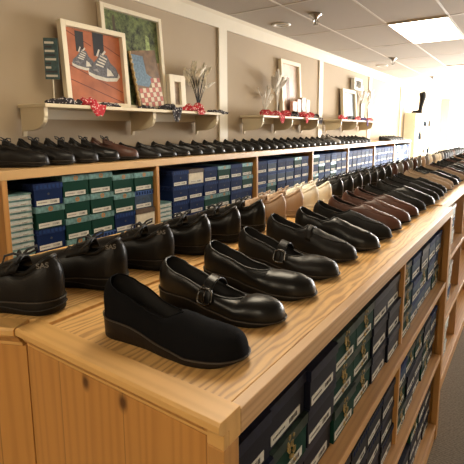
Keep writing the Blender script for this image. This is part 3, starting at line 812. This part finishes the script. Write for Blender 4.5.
ledge('cream wooden wall ledge nearest the camera under the large framed photographs', 1.45, 3.17, (1.468, 2.335, 3.11))
ledge('cream wooden wall ledge in the middle holding white branches and a tall frame', 3.86, 5.36, (3.90, 4.56, 5.28))
ledge('cream wooden wall ledge farthest away holding two stacked frames', 6.06, 7.75, (6.11, 6.78, 7.6))

def lean(t, base, w, h, deg, rz=0.):
    """thing built with its picture in local y (width) / z (height), facing +x, leaning back"""
    t.location = base; t.rotation_euler = (0, -D(deg), D(rz)); return t
def frame(label, y, w, h, dep, wid, deg, x, z=LZ, m='lightwood', rz=0., cat='picture frame', name='picture_frame', group=None):
    t = root(name, label, cat)
    if group: t['group'] = group
    bm = bmesh.new()
    for q in ((-w/2, -w/2+wid, 0, h), (w/2-wid, w/2, 0, h), (-w/2+wid, w/2-wid, 0, wid), (-w/2+wid, w/2-wid, h-wid, h)):
        box(bm, 0, dep, q[0], q[1], q[2], q[3])
    obj('frame_moulding', bm, M[m], t, bevel=.002)
    lean(t, (x, y, z+math.sin(D(deg))*0), w, h, deg, rz)
    return t
def poly(bm, pts, x, mi):
    vs = [bm.verts.new((x, a, b_)) for a, b_ in pts]; f = bm.faces.new(vs); f.material_index = mi
def pmat(name, col, var=.15, vs=30., rough=.45): return plain(name, col, rough, var=var, vscale=vs)
# picture 1: grey trainers on an orange wooden step
w, h = .52, .545
t = frame('cream box-framed photograph of grey trainers standing on orange wood', 1.965, w, h, .045, .034, 4, -2.575, rz=0)
bm = bmesh.new(); x0 = .012
poly(bm, [(-w/2+.01, .01), (w/2-.01, .01), (w/2-.01, h-.01), (-w/2+.01, h-.01)], x0, 0)
a, b_ = w-.08, h-.08
def Q(u, v): return (-a/2+u*a, .04+v*b_)
for s0_, s1_ in (((0, .30), (1, -.12)), ((0, .50), (1, .16)), ((0, .97), (.45, .80)), ((.55, .9), (1, .72))):
    (u0, v0), (u1, v1) = s0_, s1_
    v1 = max(v1, 0.0) if v1 < 0 else v1
    poly(bm, [Q(u0, v0), Q(u1, v1), Q(u1, v1+.014), Q(u0, v0+.014)], x0+.0006, 1)
def shoe_pic(du, dv, s):
    def R(pts, mi, dx): poly(bm, [Q(du+s*p[0], dv+s*p[1]) for p in pts], x0+dx, mi)
    R([(.12, .38), (.34, .38), (.36, .85), (.12, .85)], 2, .0012)                         # trouser leg
    R([(-.02, .05), (.10, 0), (.34, -.03), (.58, -.01), (.66, .07), (.64, .13), (.04, .15), (-.03, .11)], 4, .0018)   # sole
    R([(-.02, .10), (.12, .06), (.35, .03), (.6, .05), (.63, .12), (.58, .22), (.46, .30), (.40, .42), (.26, .44), (.18, .34), (.10, .26), (0, .18)], 3, .0024)
    R([(.36, .06), (.52, .08), (.46, .16), (.38, .20)], 4, .003); R([(.06, .14), (.2, .11), (.16, .17)], 5, .003)
    for k in range(4): R([(.14+.035*k, .23+.05*k), (.30+.03*k, .20+.045*k), (.305+.03*k, .225+.045*k), (.145+.035*k, .255+.05*k)], 4, .0034)
    R([(.16, .38), (.22, .50), (.25, .49), (.2, .37)], 4, .0036); R([(.28, .42), (.36, .50), (.38, .47), (.31, .40)], 4, .0036)
shoe_pic(.10, .46, .62); shoe_pic(.38, .34, .88)
obj('photo_print', bm, [pmat('print_orange_wood', (.36, .105, .04), .25, 9.), pmat('print_dark_line', (.12, .03, .015)), pmat('print_black', (.012, .012, .016)), pmat('print_grey', (.10, .10, .115), .4, 60.),
                        pmat('print_offwhite', (.55, .52, .45)), pmat('print_mid', (.25, .24, .24))], t, recalc=False)
# picture 2: woodland track
w, h = .60, .745
t = frame('largest cream-framed photograph of a green woodland track, partly behind the trainers photograph', 2.365, w, h, .04, .032, 4.2, -2.6215)
bm = bmesh.new()
poly(bm, [(-w/2+.01, .01), (w/2-.01, .01), (w/2-.01, h-.01), (-w/2+.01, h-.01)], x0, 0)
a, b_ = w-.07, h-.07
poly(bm, [Q(.45, 0), Q(1, 0), Q(1, .52), Q(.85, .50), Q(.72, .46), Q(.6, .30)], x0+.001, 1)
poly(bm, [Q(.72, .46), Q(.85, .50), Q(.82, .80), Q(.76, .82)], x0+.0014, 2)
poly(bm, [Q(.15, .35), Q(.22, .35), Q(.20, .95), Q(.16, .95)], x0+.0014, 3)
m, nt, b = new_mat('print_foliage'); tc = N(nt, 'ShaderNodeTexCoord'); vz = N(nt, 'ShaderNodeTexNoise', Scale=14., Detail=6., Roughness=.8); nt.links.new(tc.outputs['Object'], vz.inputs['Vector'])
r = N(nt, 'ShaderNodeValToRGB'); r.color_ramp.elements[0].position = .38; r.color_ramp.elements[0].color = (.008, .012, .006, 1); r.color_ramp.elements[1].position = .66; r.color_ramp.elements[1].color = (.20, .25, .09, 1)
nt.links.new(vz.outputs['Fac'], r.inputs['Fac']); nt.links.new(r.outputs['Color'], b.inputs['Base Color']); b.inputs['Roughness'].default_value = .4
obj('photo_print', bm, [m, pmat('print_track', (.42, .27, .19), .3, 14.), pmat('print_bright_leaf', (.30, .38, .14), .5, 40.), pmat('print_trunk', (.07, .05, .03))], t, recalc=False)
# denim and flag collage board, gold rope edge
w, h = .27, .43
t = root('collage_board', 'wall board of blue denim and red-white flag patches with a gold braided edge', 'decorative board')
bm = bmesh.new(); box(bm, 0, .015, -w/2, w/2, 0, h); obj('backing', bm, pmat('board_brown', (.16, .09, .04), .4, 20.), t)
bm = bmesh.new()
def Q(u, v): return (-w/2+u*w, v*h)
poly(bm, [Q(.05, .42), Q(.50, .36), Q(.72, .50), Q(.50, .60), Q(.48, .90), Q(.06, .95)], .0165, 0)
rr = random.Random(5)
for i in range(7):
    for j in range(6):
        u, v = .12+.125*i, .02+.085*j
        if v > .36 and u < .5: continue
        poly(bm, [Q(u, v-.02*u), Q(u+.118, v-.02*(u+.12)), Q(u+.118, v+.075-.02*u), Q(u, v+.08-.02*u)], .0166, 1 if (i+j) % 2 else 2)
obj('collage_print', bm, [pmat('print_denim', (.10, .17, .24), .3, 60.), pmat('print_red', (.42, .10, .07), .2, 30.), pmat('print_cream', (.62, .50, .36), .15, 30.)], t, recalc=False)
bm = bmesh.new(); pts = [(.016+.003*math.sin(i*1.9), -w/2+.006+.004*math.sin(i*1.3), h*i/40) for i in range(41)]; tube(bm, pts, [.010+.003*math.sin(i*2.3) for i in range(41)], 7)
obj('braided_edge', bm, plain('gold_braid', (.32, .21, .07), .45, .8, 300., var=.5, vscale=90.), t, smooth=True)
lean(t, (-2.555, 2.42, LZ+.024), w, h, 4); t.location.y = 2.45; t.rotation_euler.x = D(9)
# small cream frame with a narrow mirror
t = frame('small cream frame with a narrow upright opening, beside the dried paper flowers', 2.745, .19, .30, .035, .055, 3, -2.565)
bm = bmesh.new(); box(bm, .006, .010, -.042, .042, .05, .255); obj('photo_print', bm, pmat('print_brown_grey', (.28, .20, .14), .5, 16.), t)
# sign card on a stick at the near end
t = root('display_card', 'narrow teal printed card on a thin stick at the near end of the ledge', 'card')
bm = bmesh.new(); box(bm, -.002, .002, -.042, .042, .16, .41)
rr = random.Random(2)
for k in range(9):
    z = .175+.025*k; box(bm, .0021, .0027, -.036, -.036+rr.uniform(.03, .07), z, z+.013, 1+(k % 2))
obj('card_face', bm, [pmat('card_teal', (.03, .07, .075), .3, 40.), M['label'], M['ink']], t)
bm = bmesh.new(); tube(bm, [(-.006, 0, 0), (-.006, 0, .2)], .0035); tube(bm, [(-.006, 0, .0005), (-.006, 0, .007)], .028, 14); obj('stand', bm, M['lightwood'], t)
lean(t, (-2.555, 1.62, LZ), 0, 0, 0, -48)

# bandanas: crumpled printed cotton
def cloth_mat(name, col, dots):
    m, nt, b = new_mat(name); tc = N(nt, 'ShaderNodeTexCoord'); v = N(nt, 'ShaderNodeTexVoronoi', Scale=60.); nt.links.new(tc.outputs['Object'], v.inputs['Vector'])
    r = N(nt, 'ShaderNodeValToRGB'); r.color_ramp.interpolation = 'CONSTANT'; r.color_ramp.elements[0].color = (*dots, 1); r.color_ramp.elements[1].color = (*col, 1); r.color_ramp.elements[1].position = .32
    nt.links.new(v.outputs['Distance'], r.inputs['Fac']); nt.links.new(r.outputs['Color'], b.inputs['Base Color']); b.inputs['Roughness'].default_value = .9
    return m
BRED = cloth_mat('bandana_red', (.50, .035, .05), (.75, .60, .55)); BBLK = cloth_mat('bandana_black', (.022, .018, .022), (.45, .42, .42)); BPUR = cloth_mat('bandana_purple', (.10, .05, .20), (.4, .35, .5))
def bandana(y, ln_, m, label, drop=.0, seed=0, x=-2.435, hgt=.036):
    ln = ln_*(.84 if y > 3.5 else 1.); rr = random.Random(seed); bm = bmesh.new(); rows = []
    n = 22
    for i in range(n+1):
        f = i/n; row = []
        rad = hgt*(.55+.45*noise.noise(Vector((seed*3.1, f*6, 0))))*(.35+.65*math.sin(PI*f)**.5)+.004
        cx = x+.018*noise.noise(Vector((f*4, seed, 3.)))
        for j in range(14):
            a = 2*PI*j/14; q = 1+.45*noise.noise(Vector((math.cos(a)*1.6, math.sin(a)*1.6, f*9+seed*7)))
            zz = rad*.8+math.sin(a)*rad*.8*q
            row.append((cx+math.cos(a)*rad*1.1*q, -ln/2+ln*f, LZ+.001+max(0, zz)))
        rows.append(row)
    V = grid(bm, rows, close=True); bm.faces.new(V[0]); bm.faces.new(V[-1][::-1])
    o_y = ln*.12
    if drop:                                       # a corner hanging over the ledge front
        rows = []
        for i in range(9):
            f = i/8
            px = -2.400 + (.028 if f > .25 else .028*f/.25); pz = LZ+.012 - (0 if f < .25 else drop*(f-.25)/.75)
            wd = .05*(1-.75*f*f)+.010
            rows.append([(px+.006*math.sin(q*5+f*3+seed), o_y+q*wd+.012*f*math.sin(seed), pz-.006*abs(q)) for q in (-1, -.6, -.2, .2, .6, 1)])
        V1 = grid(bm, rows); 
        rows2 = [[(p[0]+.003, p[1], p[2]) for p in r_] for r_ in rows]; V2 = grid(bm, rows2)
    o = obj('bandana', bm, m, smooth=True); o.location = (0, y, 0)
    o['label'] = label; o['category'] = 'bandana'; o['group'] = 'bandanas strewn along the wall ledges'
    return o
bandana(1.62, .26, BBLK, 'black patterned bandana crumpled at the near end of the first ledge', 0, 1)
bandana(1.79, .13, BRED, 'red bandana hanging over the first ledge front below the trainers photograph', .075, 2, hgt=.045)
bandana(1.94, .20, BBLK, 'black bandana right of the hanging red one under the trainers photograph', 0, 3, hgt=.024)
bandana(2.52, .26, BBLK, 'dark bandana hanging over the first ledge below the flag board', .10, 4, x=-2.42, hgt=.034)
bandana(2.30, .18, BBLK, 'thin black bandana lying left of the flag board', 0, 14, x=-2.44, hgt=.018)
bandana(2.68, .12, BRED, 'red bandana below the small cream frame', 0, 5, x=-2.43, hgt=.026)
bandana(2.82, .22, BRED, 'bright red white-patterned bandana beside the paper flowers', .035, 6, x=-2.43, hgt=.050)
bandana(3.14, .26, BBLK, 'black bandana trailing off the far end of the first ledge', .02, 7, hgt=.022)
yy = 3.84
lab = ['red bandana at the near end of the middle ledge', 'red bandana hanging below the white branches', 'red bandana at the foot of the tall frame on the middle ledge', 'black bandana in front of the small books', 'red bandana hanging over the middle ledge past the books', 'red and white bandana near the far end of the middle ledge', 'black bandana at the far end of the middle ledge']
for i, (y, ln, mm, dr) in enumerate([(4.02, .26, BRED, 0), (4.22, .24, BRED, .09), (4.44, .26, BRED, 0), (4.66, .24, BBLK, 0), (4.86, .22, BRED, .08), (5.07, .26, BRED, 0), (5.26, .20, BBLK, .09)]):
    bandana(y, ln, mm, lab[i], dr, 20+i, x=-2.440, hgt=.056)
lab = ['red bandana at the near end of the far ledge', 'dark bandana before the stacked frames', 'red bandana under the stacked frames', 'purple bandana hanging over the far ledge', 'dark red bandana at the far end of the far ledge']
for i, (y, ln, mm, dr) in enumerate([(6.24, .32, BRED, 0), (6.54, .30, BBLK, 0), (6.84, .34, BRED, 0), (7.18, .30, BPUR, .10), (7.52, .38, BRED, .0)]):
    bandana(y, ln, mm, lab[i], dr, 40+i, x=-2.440, hgt=.056)

# dried paper flowers on a thin stand
def leafblade(bm, p, d, ln, wd, tw, seed):
    p, d = Vector(p), Vector(d).normalized(); s = d.cross(Vector((1, 0, .2))).normalized(); nn = d.cross(s)
    rows = []
    for i in range(7):
        f = i/6; c = p+d*ln*f+nn*.10*ln*math.sin(f*2.4+seed); ww = wd*math.sin(PI*(.08+.84*f))
        ss = s*math.cos(tw*f)+nn*math.sin(tw*f)
        rows.append([c-ss*ww, c-ss*ww*.3+nn*.004, c+ss*ww*.3+nn*.004, c+ss*ww])
    grid(bm, rows)
def stems(name, label, cat, loc, mleaf, mstem, n, hgt, spread, blade, seed, base=.028, group=None, y_dir=1., bare=False):
    t = root(name, label, cat, loc); rr = random.Random(seed)
    bm = bmesh.new(); bl = bmesh.new()
    if base: tube(bm, [(0, 0, .0005), (0, 0, .012), (0, 0, .03)], [base, base*.8, base*.25], 12)
    for k in range(n):
        a = rr.uniform(0, 2*PI); ex = math.cos(a)*spread*.35; ey = math.sin(a)*spread+spread*.2*y_dir; z1 = hgt*rr.uniform(.55, 1.)
        pts = [(0, 0, .02), (ex*.2, ey*.15, z1*.35), (ex*.6, ey*.55, z1*.7), (ex, ey, z1)]
        tube(bm, pts, [.0035, .0032, .0026, .0014], 5)
        for q in range(2 if not bare else 1):
            d = Vector((rr.uniform(-.3, .3), ey*2+rr.uniform(-.5, .5), rr.uniform(.3, 1.1)))
            leafblade(bl, (ex*.8, ey*.85, z1*.82), d, blade*rr.uniform(.7, 1.3), blade*.16, rr.uniform(-1.5, 1.5), rr.uniform(0, 3))
    obj('stem', bm, mstem, t, smooth=True)
    lf = obj('petals', bl, mleaf, t, smooth=True, recalc=False); md = lf.modifiers.new('t', 'SOLIDIFY'); md.thickness = .0015
    return t
PAPER = plain('dried_paper', (.66, .60, .48), .8, .4, 90., var=.35, vscale=30.)
WHITEB = plain('bleached_branch', (.74, .70, .62), .8, .4, 90., var=.1)
stems('dried_flower_stand', 'dried paper flowers on a thin dark stand on the first ledge', 'dried flowers', (-2.57, 3.04, LZ), PAPER, M['sole_br'], 14, .40, .11, .15, 4, y_dir=-.2)
stems('white_branches', 'bleached white branches standing at the near end of the middle ledge', 'dried branches', (-2.58, 4.20, LZ), WHITEB, WHITEB, 9, .34, .12, .10, 9, bare=True)
stems('white_coral', 'tall white coral-like branch beside the tall frame', 'dried branches', (-2.55, 4.44, LZ), WHITEB, WHITEB, 12, .46, .06, .15, 12)
stems('white_flowers', 'white artificial flowers at the far end of the farthest ledge', 'flowers', (-2.57, 7.62, LZ), M['whitep'], WHITEB, 12, .52, .22, .16, 15)
# frames of the middle and far ledge
t = frame('tall narrow cream frame leaning on the middle ledge behind the books', 4.92, .52, .70, .05, .045, 3, -2.64)
bm = bmesh.new(); box(bm, .008, .012, -.22, .22, .04, .66)
box(bm, .0121, .013, -.08, .0, .05, .50, 1); obj('photo_print', bm, [pmat('print_pale_pink', (.62, .50, .42), .2, 8.), pmat('print_dark_figure', (.20, .12, .09), .4, 20.)], t)
for i, (y, h_, m_, l_) in enumerate([(4.88, .20, (.60, .30, .22), 'narrow pinkish box in front of the tall frame, nearest'), (5.0, .23, (.45, .25, .18), 'brown box in front of the tall frame, between its neighbours'),
                                     (5.13, .26, (.40, .29, .18), 'tan box right of the tall frame, tallest of the group'), (5.25, .24, (.55, .42, .28), 'light brown box at the right of the group')]):
    bm = bmesh.new(); box(bm, -.02, .02, -.05, .05, 0, h_); box(bm, .0201, .021, -.038, .038, h_*.2, h_*.45, 1)
    o = obj('gift_box', bm, [pmat('gift_card_%s' % ORD[i], m_, .2, 20.), M['label']], bevel=.002); o.location = (-2.563, y, LZ); o.rotation_euler = (0, 0, D(2*i-3))
    tag(o, l_, 'box', 'small boxes on the middle ledge')
t = frame('cream frame with a grey-blue mirror on the farthest ledge', 6.94, .62, .50, .05, .05, 4, -2.62)
bm = bmesh.new(); box(bm, .008, .012, -.265, .265, .045, .455); obj('mirror_pane', bm, pmat('print_grey_blue', (.20, .24, .29), .3, 5., .5), t)
t = frame('small white frame above and behind the mirror frame, farthest from the camera', 7.30, .36, .19, .07, .035, 0, -2.66, z=2.325, m='whitep')
bm = bmesh.new(); box(bm, .01, .014, -.145, .145, .03, .16); obj('photo_print', bm, pmat('print_grey', (.3, .28, .25), .5, 12.), t)
bm = bmesh.new(); box(bm, -.02, .02, -.07, .07, 0, .30); o = obj('gift_box', bm, pmat('gift_card_taupe', (.38, .33, .27), .2, 20.), bevel=.002); o.location = (-2.56, 7.42, LZ); tag(o, 'upright taupe box right of the mirror frame', 'box')

# ------------------------------------------------------------------ far end: display tower with items
TX0, TX1, TY = -2.66, -2.04, 10.8
t = root('display_tower', 'tall pale open shelving tower at the far end of the wall', 'display shelf', (0, 0, 0))
bm = bmesh.new(); box(bm, TX0, TX0+.26, TY, TY+.45, 0, 2.05); obj('closed_side', bm, M['lightwood'], t)
bm = bmesh.new(); box(bm, TX1-.03, TX1, TY, TY+.45, 0, 2.05); obj('side_panel', bm, M['whitep'], t)
for z in (.02, .38, .74, 1.08, 1.40, 1.72, 2.02):
    bm = bmesh.new(); box(bm, TX0+.261, TX1-.031, TY, TY+.45, z, z+.02); obj('shelf', bm, M['whitep'], t)
rr = random.Random(8)
for zi, z in enumerate((.76, 1.10, 1.42, 1.74)):
    for j, xx in enumerate((-2.33, -2.22, -2.12)):
        if rr.random() < .25: continue
        bm = bmesh.new(); hh = rr.uniform(.10, .2)
        prof = [(.0, 0), (.030, 0), (.036, hh*.3), (.030, hh*.65), (.012, hh*.8), (.012, hh), (0, hh)]
        grid(bm, [[(r_*math.cos(a), r_*math.sin(a), q) for a in [2*PI*k_/10 for k_ in range(10)]] for r_, q in prof], close=True)
        o = obj('bottle', bm, M[rr.choice(['greyw', 'sole_br', 'tan', 'slate'])], smooth=True); o.location = (xx, TY+.20, z+.0005)
        tag(o, 'small bottle on the far tower, %s shelf up, %s from the wall side' % (ORD[zi+1], ORD[j]), 'bottle', 'bottles on the far display tower')
# tall dark boot on top of the tower
t = root('tall_boot', 'tall black boot standing on top of the far display tower', 'boot', (-2.36, TY+.15, 2.05))
bm = bmesh.new()
prof = [((.02, 0, 0), .045), ((.02, 0, .06), .045), ((.03, 0, .14), .045), ((.05, 0, .25), .055), ((.07, 0, .36), .07), ((.06, 0, .44), .075), ((.05, 0, .48), .065)]
tube(bm, [p for p, _ in prof], [r_ for _, r_ in prof], 14); obj('shaft', bm, M['suede_black'], t, smooth=True)
bm = bmesh.new(); tube(bm, [(.05, 0, .032), (-.04, 0, .036), (-.12, 0, .028), (-.17, 0, .02)], [.034, .036, .030, .014], 10); obj('foot', bm, M['suede_black'], t, smooth=True)
bm = bmesh.new(); box(bm, -.18, .07, -.035, .035, 0, .012); obj('sole', bm, M['sole'], t, bevel=.004)
# pale cupboard beyond the tower
t = root('tall_cupboard', 'pale wooden cupboard edge beyond the far display tower', 'cupboard', (0, 0, 0))
bm = bmesh.new(); box(bm, -2.02, -1.80, 11.7, 12.3, 0, 2.42); obj('body', bm, M['lightwood'], t)
bm = bmesh.new(); box(bm, -2.00, -1.82, 11.68, 11.699, .1, 2.38); obj('door', bm, M['lightwood'], t)

# ------------------------------------------------------------------ light
wd = bpy.data.worlds.new('World'); bpy.context.scene.world = wd; wd.use_nodes = True
bg = wd.node_tree.nodes['Background']; bg.inputs['Color'].default_value = (1, .97, .93, 1); bg.inputs['Strength'].default_value = 6.
def area(name, loc, rot, sx, sy, power, col):
    l = bpy.data.lights.new(name, 'AREA'); l.shape = 'RECTANGLE'; l.size = sx; l.size_y = sy; l.energy = power; l.color = col
    o = bpy.data.objects.new(name, l); C.objects.link(o); o.location = loc; o.rotation_euler = rot; return o
area('daylight_far_window', ((WX0+WX1)/2, Y1+.16, (WZ0+WZ1)/2), (D(-90), 0, 0), WX1-WX0, WZ1-WZ0, 1450, (1, .975, .94))
area('unseen_side_fill', (XR+.16, (RY0+RY1)/2, 1.5), (0, D(90), 0), 2.1, RY1-RY0, 90, (1, .975, .94))  # fill lamp behind the added side window

# ------------------------------------------------------------------ camera
f = 427.; p = math.atan2(63, f); yaw = math.atan2(285, math.hypot(f, 63))
F = Vector((-math.sin(yaw)*math.cos(p), math.cos(yaw)*math.cos(p), -math.sin(p))); R = Vector((math.cos(yaw), math.sin(yaw), 0)); U = R.cross(F)
cam = bpy.data.cameras.new('camera'); co = bpy.data.objects.new('camera', cam); C.objects.link(co)
co.matrix_world = Matrix(((R.x, U.x, -F.x, 0), (R.y, U.y, -F.y, 0), (R.z, U.z, -F.z, 1.645), (0, 0, 0, 1)))
cam.sensor_width = 36.; cam.lens = f/464*36; cam.shift_x = (232-250)/464; cam.shift_y = -(232-193)/464; cam.clip_start = .02; cam.clip_end = 100
cam.shift_x = -(250-232)/464; cam.shift_y = (193-232)/464
sc = bpy.context.scene; sc.camera = co
vs = sc.view_settings; sc.display_settings.display_device = 'sRGB'; vs.view_transform = 'Standard'; vs.look = 'None'; vs.gamma = 1.; vs.use_curve_mapping = False; vs.exposure = .1

# drop kinds that ended up without a place
for p_ in list(protos)+[slim]+list(S.values()):
    if p_.name not in used:
        for ch in list(p_.children_recursive): bpy.data.objects.remove(ch)
        bpy.data.objects.remove(p_)
